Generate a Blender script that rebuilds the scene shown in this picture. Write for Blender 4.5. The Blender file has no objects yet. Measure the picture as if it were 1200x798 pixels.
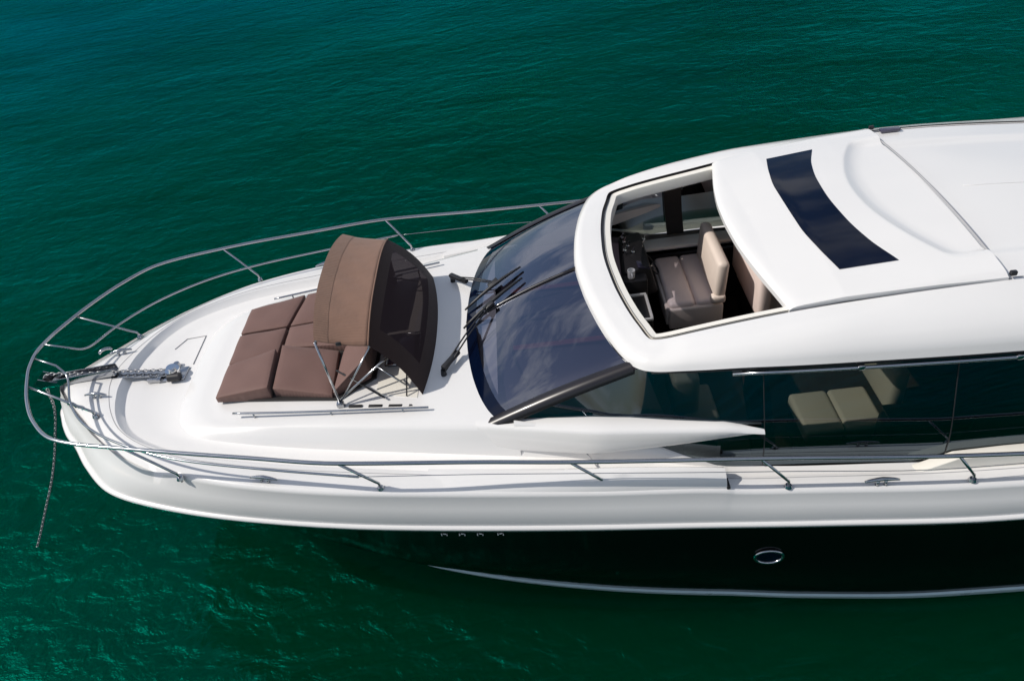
import bpy, bmesh, math, random
import numpy as np
from mathutils import Vector, Matrix, Euler

random.seed(7)
scene = bpy.context.scene
C = scene.collection
R = math.radians

# ------------------------------------------------------------------ camera
cam_d = bpy.data.cameras.new('camera')
cam = bpy.data.objects.new('camera', cam_d)
C.objects.link(cam)
pitch, yaw, roll = 0.6854687, 0.0722802, -0.1642793
fw = Vector((0, math.cos(pitch), -math.sin(pitch)))
up = Vector((0, math.sin(pitch), math.cos(pitch)))
rt = Vector((1, 0, 0))
rt, up = rt * math.cos(roll) + up * math.sin(roll), up * math.cos(roll) - rt * math.sin(roll)
Rz = Matrix.Rotation(yaw, 3, 'Z')
rt, up, fw = Rz @ rt, Rz @ up, Rz @ fw
M = Matrix((rt, up, -fw)).transposed().to_4x4()
M.translation = Vector((0.0, -5.921, 7.022))
cam.matrix_world = M
cam_d.sensor_fit = 'HORIZONTAL'
cam_d.sensor_width = 36.0
cam_d.lens = 36.0 * 870.0 / 1200.0
cam_d.clip_start = 0.05
cam_d.clip_end = 6000
scene.camera = cam

# ------------------------------------------------------------------ light
SUN_EL, SUN_AZ = R(45), R(-3)          # sun stands over the bow (-x), azimuth measured from -x towards +y
sd = Vector((-math.cos(SUN_EL) * math.cos(SUN_AZ), math.cos(SUN_EL) * math.sin(SUN_AZ), math.sin(SUN_EL)))
sun_d = bpy.data.lights.new('sun', 'SUN')
sun_d.energy = 3.7
sun_d.angle = R(0.53)
sun_d.color = (1.0, 0.945, 0.87)
sun = bpy.data.objects.new('sun', sun_d)
C.objects.link(sun)
sun.rotation_euler = (-sd).to_track_quat('-Z', 'Y').to_euler()
sun.location = sd * 30

world = bpy.data.worlds.new('World')
scene.world = world
world.use_nodes = True
wn, wl = world.node_tree.nodes, world.node_tree.links
wn.clear()
wo = wn.new('ShaderNodeOutputWorld')
bg = wn.new('ShaderNodeBackground')
bg.inputs['Strength'].default_value = 0.10
sky = wn.new('ShaderNodeTexSky')
sky.sky_type = 'NISHITA'
sky.sun_disc = False
sky.sun_elevation = SUN_EL
sky.sun_rotation = math.atan2(sd.x, sd.y)
tc = wn.new('ShaderNodeTexCoord')
mp = wn.new('ShaderNodeMapping')
mp.inputs['Scale'].default_value = (1.0, 1.0, 2.6)
nz = wn.new('ShaderNodeTexNoise')
nz.inputs['Scale'].default_value = 3.6
nz.inputs['Detail'].default_value = 7
nz.inputs['Roughness'].default_value = 0.58
rp = wn.new('ShaderNodeValToRGB')
rp.color_ramp.elements[0].position = 0.46
rp.color_ramp.elements[0].color = (0, 0, 0, 1)
rp.color_ramp.elements[1].position = 0.60
rp.color_ramp.elements[1].color = (0.8, 0.8, 0.8, 1)
mx = wn.new('ShaderNodeMix')
mx.data_type = 'RGBA'
mx.inputs[7].default_value = (8.0, 8.2, 8.6, 1)
wl.new(tc.outputs['Generated'], mp.inputs['Vector'])
wl.new(mp.outputs[0], nz.inputs['Vector'])
wl.new(nz.outputs['Fac'], rp.inputs['Fac'])
wl.new(rp.outputs['Color'], mx.inputs[0])
wl.new(sky.outputs[0], mx.inputs[6])
wl.new(mx.outputs[2], bg.inputs['Color'])
wl.new(bg.outputs[0], wo.inputs[0])

scene.view_settings.view_transform = 'Standard'
scene.view_settings.look = 'None'
scene.view_settings.gamma = 1
scene.view_settings.exposure = 0.02
scene.cycles.max_bounces = 10
scene.cycles.transparent_max_bounces = 12
scene.cycles.sample_clamp_indirect = 6.0
scene.cycles.caustics_reflective = False
scene.cycles.caustics_refractive = False

# ------------------------------------------------------------------ materials
def mat(name):
    m = bpy.data.materials.new(name)
    m.use_nodes = True
    return m, m.node_tree.nodes, m.node_tree.links, m.node_tree.nodes['Principled BSDF']

def simple(name, col, rough=0.4, metal=0.0, coat=0.0, var=0.08, vscale=3.0, bump=0.0, bscale=60.0, spec=0.5, stain=None):
    m, n, l, b = mat(name)
    b.inputs['Roughness'].default_value = rough
    b.inputs['Metallic'].default_value = metal
    b.inputs['Coat Weight'].default_value = coat
    b.inputs['Coat Roughness'].default_value = 0.06
    b.inputs['Specular IOR Level'].default_value = spec
    t = n.new('ShaderNodeTexCoord')
    z = n.new('ShaderNodeTexNoise')
    z.inputs['Scale'].default_value = vscale
    z.inputs['Detail'].default_value = 6
    l.new(t.outputs['Object'], z.inputs['Vector'])
    mxn = n.new('ShaderNodeMix')
    mxn.data_type = 'RGBA'
    a = [c * (1 - var) for c in col]
    e = [min(1, c * (1 + var)) for c in col]
    mxn.inputs[6].default_value = (*a, 1)
    mxn.inputs[7].default_value = (*(stain or e), 1)
    l.new(z.outputs['Fac'], mxn.inputs[0])
    l.new(mxn.outputs[2], b.inputs['Base Color'])
    rr = n.new('ShaderNodeMapRange')
    rr.inputs[3].default_value = max(0.0, rough * 0.75)
    rr.inputs[4].default_value = min(1, rough * 1.25)
    l.new(z.outputs['Fac'], rr.inputs[0])
    l.new(rr.outputs[0], b.inputs['Roughness'])
    if bump:
        z2 = n.new('ShaderNodeTexNoise')
        z2.inputs['Scale'].default_value = bscale
        z2.inputs['Detail'].default_value = 4
        l.new(t.outputs['Object'], z2.inputs['Vector'])
        bp = n.new('ShaderNodeBump')
        bp.inputs['Strength'].default_value = bump
        bp.inputs['Distance'].default_value = 0.01
        l.new(z2.outputs['Fac'], bp.inputs['Height'])
        l.new(bp.outputs[0], b.inputs['Normal'])
    return m

GEL = simple('white_gelcoat', (0.715, 0.705, 0.69), 0.22, coat=0.35, var=0.02, vscale=1.3)
DECK = simple('deck_nonskid', (0.80, 0.785, 0.765), 0.5, var=0.035, vscale=2.2, bump=0.12, bscale=220)
CREAM = simple('cream_gelcoat', (0.76, 0.73, 0.66), 0.35, coat=0.2, var=0.02)
BLACKGEL = simple('black_gelcoat', (0.0015, 0.0018, 0.002), 0.12, coat=0.0, var=0.2, spec=0.22)
STRIPE = simple('boot_stripe', (0.48, 0.63, 0.67), 0.3, var=0.06, vscale=5)
STEEL = simple('stainless_steel', (0.44, 0.45, 0.47), 0.17, metal=1.0, var=0.05, vscale=9)
CHAIN = simple('galvanised_chain', (0.34, 0.34, 0.35), 0.42, metal=0.9, var=0.35, vscale=40)
RUBBER = simple('black_rubber', (0.012, 0.012, 0.014), 0.45, var=0.2)
GLOSSBLACK = simple('gloss_black', (0.012, 0.010, 0.012), 0.30, coat=0.1, var=0.1)
SEAM = simple('seam_grey', (0.32, 0.32, 0.33), 0.6)
DARKIN = simple('dark_trim', (0.016, 0.014, 0.014), 0.5, var=0.25)
FLOOR = simple('walnut_floor', (0.045, 0.028, 0.022), 0.4, var=0.3, vscale=8)
BEIGE = simple('beige_leather', (0.68, 0.58, 0.51), 0.5, var=0.05, vscale=5, bump=0.15, bscale=90)
CREAMLEATHER = simple('cream_leather', (0.64, 0.58, 0.50), 0.5, var=0.05, vscale=5, bump=0.15, bscale=90)
TAUPE = simple('taupe_leather', (0.78, 0.65, 0.60), 0.5, var=0.06, vscale=5, bump=0.15, bscale=90)
DASHM = simple('dash_grey', (0.06, 0.045, 0.055), 0.65, var=0.12, vscale=4, bump=0.1, bscale=160)
CHROME = simple('chrome', (0.78, 0.78, 0.78), 0.08, metal=1.0)
WHITEP = simple('white_plastic', (0.8, 0.8, 0.78), 0.3)
WOOD = simple('red_wood', (0.22, 0.06, 0.06), 0.3, coat=0.4, var=0.2, vscale=6)
SCREEN = simple('screen_glass', (0.05, 0.045, 0.075), 0.1, coat=0.6)

def fabric(name, col, wscale, var=0.12, rough=0.85, bump=0.25, band=None):
    m, n, l, b = mat(name)
    b.inputs['Roughness'].default_value = rough
    b.inputs['Specular IOR Level'].default_value = 0.25
    b.inputs['Sheen Weight'].default_value = 0.12
    t = n.new('ShaderNodeTexCoord')
    z = n.new('ShaderNodeTexNoise')
    z.inputs['Scale'].default_value = 3.5
    z.inputs['Detail'].default_value = 8
    l.new(t.outputs['Object'], z.inputs['Vector'])
    mxn = n.new('ShaderNodeMix')
    mxn.data_type = 'RGBA'
    mxn.inputs[6].default_value = (*[c * (1 - var) for c in col], 1)
    mxn.inputs[7].default_value = (*[c * (1 + var) for c in col], 1)
    l.new(z.outputs['Fac'], mxn.inputs[0])
    if not band:
        l.new(mxn.outputs[2], b.inputs['Base Color'])
    w1 = n.new('ShaderNodeTexWave')
    w1.bands_direction = 'Y'
    w1.inputs['Scale'].default_value = wscale
    w1.inputs['Distortion'].default_value = 0.6
    l.new(t.outputs['Object'], w1.inputs['Vector'])
    if band:       # gathered ribs: their shading put into the colour as dark stripes
        dk = n.new('ShaderNodeMix')
        dk.data_type = 'RGBA'
        dk.blend_type = 'MULTIPLY'
        dk.inputs[7].default_value = (band, band, band, 1)
        l.new(w1.outputs['Fac'], dk.inputs[0])
        l.new(mxn.outputs[2], dk.inputs[6])
        l.new(dk.outputs[2], b.inputs['Base Color'])
    z3 = n.new('ShaderNodeTexNoise')
    z3.inputs['Scale'].default_value = 9
    z3.inputs['Detail'].default_value = 3
    l.new(t.outputs['Object'], z3.inputs['Vector'])
    ad = n.new('ShaderNodeMath')
    ad.operation = 'MULTIPLY_ADD'
    ad.inputs[1].default_value = 0.25
    l.new(w1.outputs['Fac'], ad.inputs[0])
    l.new(z3.outputs['Fac'], ad.inputs[2])
    bp = n.new('ShaderNodeBump')
    bp.inputs['Strength'].default_value = bump
    bp.inputs['Distance'].default_value = 0.02
    l.new(ad.outputs[0], bp.inputs['Height'])
    l.new(bp.outputs[0], b.inputs['Normal'])
    return m

CUSH = fabric('brown_vinyl', (0.152, 0.084, 0.070), 40, var=0.10, rough=0.6, bump=0.18)
CANVAS = fabric('brown_canvas', (0.245, 0.142, 0.100), 20, var=0.12, bump=0.35, band=.90)
HEMF = fabric('dark_hem', (0.030, 0.014, 0.011), 30, bump=0.2)

def see_through(name, tint, refl_col, mixmin, fres_ior=1.5, rough=0.02, fabricky=False, fmul=1.0, base=None):
    """Pane: part transparent with a tint, part mirror by Fresnel."""
    m, n, l, b = mat(name)
    n.remove(b)
    out = n['Material Output']
    tr = n.new('ShaderNodeBsdfTransparent')
    tr.inputs[0].default_value = (*tint, 1)
    if fabricky:
        gl = n.new('ShaderNodeBsdfDiffuse')
        gl.inputs[0].default_value = (*refl_col, 1)
        mxs = n.new('ShaderNodeMixShader')
        mxs.inputs[0].default_value = mixmin
        l.new(tr.outputs[0], mxs.inputs[1])
        l.new(gl.outputs[0], mxs.inputs[2])
    else:
        gl = n.new('ShaderNodeBsdfGlossy')
        gl.inputs['Color'].default_value = (*refl_col, 1)
        gl.inputs['Roughness'].default_value = rough
        fr = n.new('ShaderNodeFresnel')
        fr.inputs[0].default_value = fres_ior
        ma = n.new('ShaderNodeMath')
        ma.operation = 'MULTIPLY_ADD'
        ma.inputs[1].default_value = fmul
        ma.inputs[2].default_value = mixmin
        ma.use_clamp = True
        l.new(fr.outputs[0], ma.inputs[0])
        mxs = n.new('ShaderNodeMixShader')
        l.new(ma.outputs[0], mxs.inputs[0])
        l.new(tr.outputs[0], mxs.inputs[1])
        l.new(gl.outputs[0], mxs.inputs[2])
    l.new(mxs.outputs[0], out.inputs[0])
    return m

WSGLASS = see_through('windscreen_glass', (0.42, 0.42, 0.48), (0.80, 0.84, 1.0), 0.17, 1.5)
SIDEGLASS = see_through('side_glass', (0.195, 0.215, 0.19), (0.72, 0.88, 1.0), 0.07, 1.5, fmul=1.3)
ROOFGLASS = simple('roof_tinted_glass', (0.001, 0.0035, 0.014), 0.05, coat=0.0, spec=0.3, var=0.3, vscale=4)
MESH = see_through('sunshade_mesh', (0.45, 0.42, 0.46), (0.040, 0.028, 0.030), 0.90, fabricky=True)

# water
def water_mat():
    """Dark green body under a Fresnel mirror whose reflections take the teal of the water."""
    m, n, l, b = mat('sea_water')
    n.remove(b)
    out = n['Material Output']
    g = n.new('ShaderNodeNewGeometry')
    def mapped(rot, sc):
        mpn = n.new('ShaderNodeMapping')
        mpn.inputs['Rotation'].default_value = (0, 0, rot)
        mpn.inputs['Scale'].default_value = sc
        l.new(g.outputs['Position'], mpn.inputs['Vector'])
        return mpn
    def noise(mapn, scale, detail, rough, dist):
        z = n.new('ShaderNodeTexNoise')
        z.inputs['Scale'].default_value = scale
        z.inputs['Detail'].default_value = detail
        z.inputs['Roughness'].default_value = rough
        z.inputs['Distortion'].default_value = dist
        l.new(mapn.outputs[0], z.inputs['Vector'])
        return z
    m1 = mapped(R(-22), (0.6, 1.35, 1))
    m2 = mapped(R(14), (0.75, 1.25, 1))
    m3 = mapped(R(55), (0.8, 1.2, 1))
    za = noise(m1, 0.9, 2, 0.45, 0.8)
    zb = noise(m2, 2.1, 3, 0.5, 1.2)
    zc = noise(m3, 5.2, 4, 0.6, 0.9)
    def bumps(amps):
        prev = None
        for z, d in zip((za, zb, zc), amps):
            bp = n.new('ShaderNodeBump')
            bp.inputs['Strength'].default_value = 1.0
            bp.inputs['Distance'].default_value = d
            l.new(z.outputs['Fac'], bp.inputs['Height'])
            if prev:
                l.new(prev.outputs[0], bp.inputs['Normal'])
            prev = bp
        return prev
    prev = bumps(CHOP)       # facets of the small chop
    calm = bumps(WAVE)       # the smoother swell beneath it
    zd = noise(mapped(R(60), (0.22, 0.5, 1)), 0.8, 4, 0.55, 1.0)
    mxn = n.new('ShaderNodeMix')
    mxn.data_type = 'RGBA'
    mxn.inputs[6].default_value = (*BODY[0], 1)
    mxn.inputs[7].default_value = (*BODY[1], 1)
    l.new(zd.outputs['Fac'], mxn.inputs[0])
    df = n.new('ShaderNodeSubsurfaceScattering')      # light scattered in the body of the water
    df.falloff = 'BURLEY'
    df.inputs['Scale'].default_value = 2.4
    df.inputs['Radius'].default_value = (0.2, 1.0, 0.7)
    l.new(mxn.outputs[2], df.inputs['Color'])
    gl = n.new('ShaderNodeBsdfGlossy')
    gl.inputs['Color'].default_value = (*TEAL, 1)
    gl.inputs['Roughness'].default_value = 0.10
    l.new(calm.outputs[0], gl.inputs['Normal'])
    gl2 = n.new('ShaderNodeBsdfGlossy')
    gl2.inputs['Roughness'].default_value = 0.36
    l.new(prev.outputs[0], gl2.inputs['Normal'])
    f2 = n.new('ShaderNodeFresnel')
    f2.inputs[0].default_value = 1.33
    m2r = n.new('ShaderNodeMapRange')
    m2r.inputs[1].default_value, m2r.inputs[2].default_value = 0.03, 0.28
    l.new(f2.outputs[0], m2r.inputs[0])
    tmx = n.new('ShaderNodeMix')
    tmx.data_type = 'RGBA'
    tmx.inputs[6].default_value = (*TEAL, 1)
    tmx.inputs[7].default_value = (0.0, 0.36, 0.46, 1)
    l.new(m2r.outputs[0], tmx.inputs[0])
    l.new(tmx.outputs[2], gl.inputs['Color'])
    l.new(tmx.outputs[2], gl2.inputs['Color'])
    gmx = n.new('ShaderNodeMixShader')
    gmx.inputs[0].default_value = 0.33
    l.new(gl.outputs[0], gmx.inputs[1])
    l.new(gl2.outputs[0], gmx.inputs[2])
    fr = n.new('ShaderNodeFresnel')
    fr.inputs[0].default_value = 1.33
    l.new(prev.outputs[0], fr.inputs['Normal'])
    ma = n.new('ShaderNodeMath')
    ma.operation = 'MULTIPLY_ADD'
    ma.inputs[1].default_value = 0.60
    ma.inputs[2].default_value = 0.055
    ma.use_clamp = True
    l.new(fr.outputs[0], ma.inputs[0])
    ze = noise(mapped(R(75), (0.12, 0.34, 1)), 1.0, 3, 0.5, 0.8)      # calmer and rougher patches
    mr = n.new('ShaderNodeMapRange')
    mr.inputs[1].default_value, mr.inputs[2].default_value = 0.36, 0.62
    mr.inputs[3].default_value, mr.inputs[4].default_value = 0.72, 1.12
    l.new(ze.outputs['Fac'], mr.inputs[0])
    mm = n.new('ShaderNodeMath')
    mm.operation = 'MULTIPLY'
    l.new(ma.outputs[0], mm.inputs[0])
    l.new(mr.outputs[0], mm.inputs[1])
    ma = mm
    mxs = n.new('ShaderNodeMixShader')
    l.new(ma.outputs[0], mxs.inputs[0])
    l.new(df.outputs[0], mxs.inputs[1])
    l.new(gmx.outputs[0], mxs.inputs[2])
    l.new(mxs.outputs[0], out.inputs[0])
    return m
CHOP = (0.080, 0.056, 0.027)
WAVE = (0.050, 0.022, 0.007)
BODY = ((0.0, 0.010, 0.0038), (0.0, 0.029, 0.0115))
TEAL = (0.0, 0.47, 0.345)
WATER = water_mat()

# ------------------------------------------------------------------ object helpers
def link(name, me, parent=None, smooth=True, ms=()):
    o = bpy.data.objects.new(name, me)
    for m in ms:
        me.materials.append(m)
    if smooth:
        for p in me.polygons:
            p.use_smooth = True
    C.objects.link(o)
    if parent is not None:
        o.parent = parent
        # parts are modelled in world space; keep them there
        pw = Matrix.Identity(4)
        q = parent
        chain = []
        while q is not None:
            chain.append(q)
            q = q.parent
        for q in reversed(chain):
            pw = pw @ Matrix.LocRotScale(q.location, q.rotation_euler, q.scale)
        o.matrix_parent_inverse = Matrix.Identity(4)
        me.transform(pw.inverted())
    return o

def thing(name, label, cat, loc=(0, 0, 0), group=None):
    o = bpy.data.objects.new(name, None)
    o.empty_display_size = 0.2
    C.objects.link(o)
    o.location = loc
    o['label'] = label
    o['category'] = cat
    if group:
        o['group'] = group
    return o

def tag(o, label, cat, group=None):
    o['label'] = label
    o['category'] = cat
    if group:
        o['group'] = group
    return o

def mesh(name, V, F):
    me = bpy.data.meshes.new(name)
    me.from_pydata([tuple(v) for v in V], [], [tuple(f) for f in F])
    me.validate()
    return me

def fixnorm(me, inside=None):
    bm = bmesh.new()
    bm.from_mesh(me)
    bmesh.ops.remove_doubles(bm, verts=bm.verts, dist=1e-5)
    bmesh.ops.recalc_face_normals(bm, faces=bm.faces)
    bm.to_mesh(me)
    bm.free()
    return me

def autosmooth(o, ang=40):
    me = o.data
    bm = bmesh.new()
    bm.from_mesh(me)
    bm.normal_update()
    for e in bm.edges:
        if len(e.link_faces) == 2 and e.calc_face_angle(0) > R(ang):
            e.smooth = False
    bm.to_mesh(me)
    bm.free()
    return o

def pchip(t, y, tq):
    t, y = np.asarray(t, float), np.asarray(y, float)
    h = np.diff(t)
    d = np.diff(y) / h
    m = np.zeros(len(t))
    for i in range(1, len(t) - 1):
        if d[i - 1] * d[i] > 0:
            w1, w2 = 2 * h[i] + h[i - 1], h[i] + 2 * h[i - 1]
            m[i] = (w1 + w2) / (w1 / d[i - 1] + w2 / d[i])
    m[0], m[-1] = d[0], d[-1]
    k = np.clip(np.searchsorted(t, tq, side='right') - 1, 0, len(t) - 2)
    s = (tq - t[k]) / h[k]
    return ((1 + 2 * s) * (1 - s) ** 2 * y[k] + s * (1 - s) ** 2 * h[k] * m[k] +
            s * s * (3 - 2 * s) * y[k + 1] + s * s * (s - 1) * h[k] * m[k + 1])

def curve(P, per=8, sym=True):
    """Smooth half curve through points starting on the centre line; per samples in each segment."""
    P = np.array(P, float)
    n0 = len(P)
    if sym:      # mirror so that the tangent at the centre line is square to it
        Q = P[1:4][::-1] * np.array([1, -1, 1])
        A = np.vstack([Q, P])
        off = len(Q)
    else:
        A, off = P, 0
    t = np.concatenate([[0], np.cumsum(np.maximum(1e-3, np.linalg.norm(np.diff(A, axis=0), axis=1)))])
    tq = []
    for i in range(off, off + n0 - 1):
        tq += list(np.linspace(t[i], t[i + 1], per, endpoint=False))
    tq.append(t[off + n0 - 1])
    tq = np.array(tq)
    return np.stack([pchip(t, A[:, k], tq) for k in range(3)], 1)

def full(H):
    H = np.asarray(H)
    return np.vstack([(H * np.array([1, -1, 1]))[::-1], H[1:]])

def bridge(loops, closed=False):
    n = len(loops[0])
    V = [tuple(p) for L in loops for p in L]
    F = []
    for a in range(len(loops) - 1):
        for i in range(n - (0 if closed else 1)):
            j = (i + 1) % n
            F.append((a * n + i, a * n + j, (a + 1) * n + j, (a + 1) * n + i))
    return V, F

def tube_mesh(path, r, seg=8, closed=False, caps=True):
    P = [Vector(p) for p in path]
    n = len(P)
    V, F = [], []
    rad = r if hasattr(r, '__len__') else [r] * n
    prevn = None
    for i in range(n):
        if closed:
            t = (P[(i + 1) % n] - P[i - 1]).normalized()
        else:
            t = (P[min(i + 1, n - 1)] - P[max(i - 1, 0)]).normalized()
        if prevn is None:
            a = Vector((0, 0, 1)) if abs(t.z) < 0.9 else Vector((1, 0, 0))
            u = (a - t * a.dot(t)).normalized()
        else:
            u = (prevn - t * prevn.dot(t)).normalized()
        prevn = u
        v = t.cross(u)
        for k in range(seg):
            an = 2 * math.pi * k / seg
            V.append(P[i] + (u * math.cos(an) + v * math.sin(an)) * rad[i])
    m = n if closed else n - 1
    for i in range(m):
        j = (i + 1) % n
        for k in range(seg):
            k2 = (k + 1) % seg
            F.append((i * seg + k, i * seg + k2, j * seg + k2, j * seg + k))
    if caps and not closed:
        F.append(tuple(range(seg))[::-1])
        F.append(tuple((n - 1) * seg + k for k in range(seg)))
    return V, F

def merge(*VF):
    V, F = [], []
    for v, f in VF:
        o = len(V)
        V += list(v)
        F += [tuple(i + o for i in q) for q in f]
    return V, F

def spline(P, per=8):
    return curve(P, per, sym=False)

def tube(name, path, r, m, parent, seg=8, closed=False):
    V, F = tube_mesh(path, r, seg, closed)
    return link(name, mesh(name, V, F), parent, True, [m])

def box_bm(c, s, rot=None, bev=0.0, seg=2):
    bm = bmesh.new()
    bmesh.ops.create_cube(bm, size=1)
    for v in bm.verts:
        v.co = Vector((v.co.x * s[0], v.co.y * s[1], v.co.z * s[2]))
    if bev:
        bmesh.ops.bevel(bm, geom=list(bm.edges), offset=bev, segments=seg, affect='EDGES', profile=0.5)
    if rot is not None:
        bmesh.ops.rotate(bm, verts=bm.verts, cent=(0, 0, 0), matrix=Euler(rot).to_matrix())
    bmesh.ops.translate(bm, verts=bm.verts, vec=c)
    return bm

def bm_obj(name, bms, m, parent=None, smooth=True, ang=35):
    me = bpy.data.meshes.new(name)
    out = bmesh.new()
    for b in (bms if isinstance(bms, (list, tuple)) else [bms]):
        t = bpy.data.meshes.new('t')
        b.to_mesh(t)
        b.free()
        out.from_mesh(t)
        bpy.data.meshes.remove(t)
    out.to_mesh(me)
    out.free()
    o = link(name, me, parent, smooth, [m] if not isinstance(m, (list, tuple)) else m)
    return autosmooth(o, ang)

def prism_bm(poly, h, nrm=(0, 0, 1), bev=0.0, seg=2):
    """Extrude a 3D polygon along nrm by h (downwards if negative)."""
    bm = bmesh.new()
    vs = [bm.verts.new(p) for p in poly]
    f = bm.faces.new(vs)
    r = bmesh.ops.extrude_face_region(bm, geom=[f])
    ev = [e for e in r['geom'] if isinstance(e, bmesh.types.BMVert)]
    bmesh.ops.translate(bm, verts=ev, vec=Vector(nrm) * h)
    bmesh.ops.recalc_face_normals(bm, faces=bm.faces)
    if bev:
        bmesh.ops.bevel(bm, geom=list(bm.edges), offset=bev, segments=seg, affect='EDGES', profile=0.5)
    return bm

def cyl_bm(a, b, r, seg=20, r2=None):
    a, b = Vector(a), Vector(b)
    bm = bmesh.new()
    bmesh.ops.create_cone(bm, cap_ends=True, segments=seg, radius1=r, radius2=r if r2 is None else r2, depth=(b - a).length)
    q = (b - a).to_track_quat('Z', 'Y').to_matrix()
    bmesh.ops.rotate(bm, verts=bm.verts, cent=(0, 0, 0), matrix=q)
    bmesh.ops.translate(bm, verts=bm.verts, vec=(a + b) / 2)
    return bm

# ------------------------------------------------------------------ the setting: water
def build_water():
    xs = np.concatenate([-np.geomspace(3000, 40, 10), np.linspace(-36, 36, 19), np.geomspace(40, 3000, 10)])
    V = [(x, y, 0.0) for y in xs for x in xs]
    n = len(xs)
    F = [(j * n + i, j * n + i + 1, (j + 1) * n + i + 1, (j + 1) * n + i) for j in range(n - 1) for i in range(n - 1)]
    o = link('water', mesh('water', V, F), None, True, [WATER])
    o['kind'] = 'structure'
build_water()

# ------------------------------------------------------------------ the yacht
yacht = thing('motor_yacht', 'white motor yacht with black hull lying at anchor on green water', 'yacht', (0, 0, 0))

# station lists, half hull: stem first, transom last
E_ = [(-5.22, 0, 2.31), (-5.12, .16, 2.31), (-4.95, .36, 2.31), (-4.75, .57, 2.31), (-4.5, .83, 2.31), (-4.1, 1.15, 2.31),
      (-3.5, 1.47, 2.30), (-2.7, 1.715, 2.28), (-1.6, 1.905, 2.245), (.2, 2.055, 2.14), (1.24, 2.11, 2.07), (1.32, 2.115, 2.05),
      (1.9, 2.15, 2.01), (3.2, 2.22, 1.93), (6, 2.27, 1.86), (9.5, 2.15, 1.82)]
R_raw = [(-5.36, 0, 1.97), (-5.27, .2, 1.97), (-5.13, .42, 1.95), (-4.98, .58, 1.93), (-4.76, .86, 1.91), (-4.37, 1.23, 1.90),
      (-3.87, 1.45, 1.89), (-2.9, 1.73, 1.885), (-1.6, 1.965, 1.865), (.18, 2.14, 1.80), (1.2, 2.22, 1.765), (1.28, 2.225, 1.76),
      (2.1, 2.29, 1.73), (3.5, 2.36, 1.655), (6, 2.38, 1.6), (9.5, 2.25, 1.56)]
R_ = [(x - .03 * k, y - .075 * k, z - .09 * k) for (x, y, z), k in zip(R_raw, [0, 0, 0, 0, 0, .1, .25, .45] + [.6, .7, .95, .95, 1.1, 1.15, 1.1, 1.0])]
M_ = [(-4.95, 0, 1.0), (-4.9, .08, 1.0), (-4.8, .17, 1.0), (-4.65, .28, 1.0), (-4.42, .42, 1.0), (-4.1, .62, 1.0),
      (-3.6, .9, 1.0), (-2.8, 1.24, 1.0), (-1.6, 1.70, 1.0), (.2, 2.0, 1.0), (1.22, 2.1, 1.0), (1.3, 2.105, 1.0),
      (2.1, 2.16, 1.0), (3.4, 2.22, 1.0), (6, 2.26, 1.0), (9.5, 2.15, 1.0)]
S_ = [(-4.5, 0, .35), (-4.46, .04, .35), (-4.36, .08, .35), (-4.22, .13, .34), (-4.0, .2, .33), (-3.7, .31, .32),
      (-3.2, .48, .30), (-2.5, .80, .28), (-1.55, 1.27, .25), (.2, 1.68, .17), (1.22, 1.83, .15), (1.3, 1.84, .15),
      (2.1, 1.95, .14), (3.4, 2.07, .13), (6, 2.12, .13), (9.5, 2.08, .13)]
W_ = [(x + .06, max(0, y - .012), z - .08) for x, y, z in S_]
K_ = [(x + .25, y * .3, -.6) for x, y, z in S_]
PER = 8
E, Rb, Mm, S, W, K = [curve(P, PER) for P in (E_, R_, M_, S_, W_, K_)]

def sub(A, dy=0.0, dz=0.0):
    """Offset a half curve sideways (outwards +) in plan and in height."""
    A = np.array(A)
    T = np.gradient(A, axis=0)
    nx, ny = -T[:, 1], T[:, 0]
    L = np.hypot(nx, ny)
    L[L == 0] = 1
    out = A.copy()
    out[:, 0] += dy * nx / L
    out[:, 1] += dy * ny / L
    out[:, 1] = np.maximum(out[:, 1], 0)
    out[0, 1] = 0
    out[:, 2] += dz
    return out

def skin(name, halves, m, parent, ang=None, smooth=True):
    V, F = bridge([full(h) for h in halves])
    o = link(name, fixnorm(mesh(name, V, F)), parent, smooth, [m])
    if ang:
        autosmooth(o, ang)
    return o

# black sides, with a little extra flare forward
RL = sub(Rb, -0.02, -0.055)
def mixc(a, b, t):
    return a * (1 - t) + b * t
mid1 = mixc(RL, Mm, .5)
mid1[:, 1] -= .02
mid2 = mixc(Mm, S, .5)
mid2[:, 1] += .03
hull = skin('hull', [RL, mid1, Mm, mid2, S], BLACKGEL, yacht)
skin('boot_stripe', [sub(S, .0, -.001), sub(S, .02, -.010), sub(W, .018, .0), sub(W, 0, -.02), K], STRIPE, yacht, 40)
# pale topsides from rub rail to deck edge
g1 = mixc(Rb, E, .12)
g2 = mixc(Rb, E, .55)
g2 = sub(g2, .016, 0)
g2b = mixc(Rb, E, .60)
g2b = sub(g2b, .004, 0)
g3 = sub(mixc(Rb, E, .93), .006, 0)
bowf = np.clip((-3.5 - E[:, 0]) / 1.1, 0, 1)
def subv(A, dy, dz):
    B = sub(A, 1.0, 0)
    out = np.array(A)
    out[:, :2] = A[:, :2] + (B[:, :2] - A[:, :2]) * dy[:, None]
    out[:, 2] += dz
    out[0, 1] = 0
    return out
E0 = subv(E, .004 + .03 * bowf, -.012 - .10 * bowf)
# rub rail: a rounded white moulding with a grey insert line
prof = [(-.025, .03), (.012, .026), (.026, .008), (.02, -.012), (-.004, -.02), (.004, -.03), (.0, -.05), (-.03, -.058)]
skin('rub_rail', [sub(Rb, a, b) for a, b in prof], GEL, yacht, 60)
tl = full(sub(Rb, .006, -.026))
tube('rub_rail_insert', tl[::2], .009, STEEL, yacht, 6)

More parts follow.
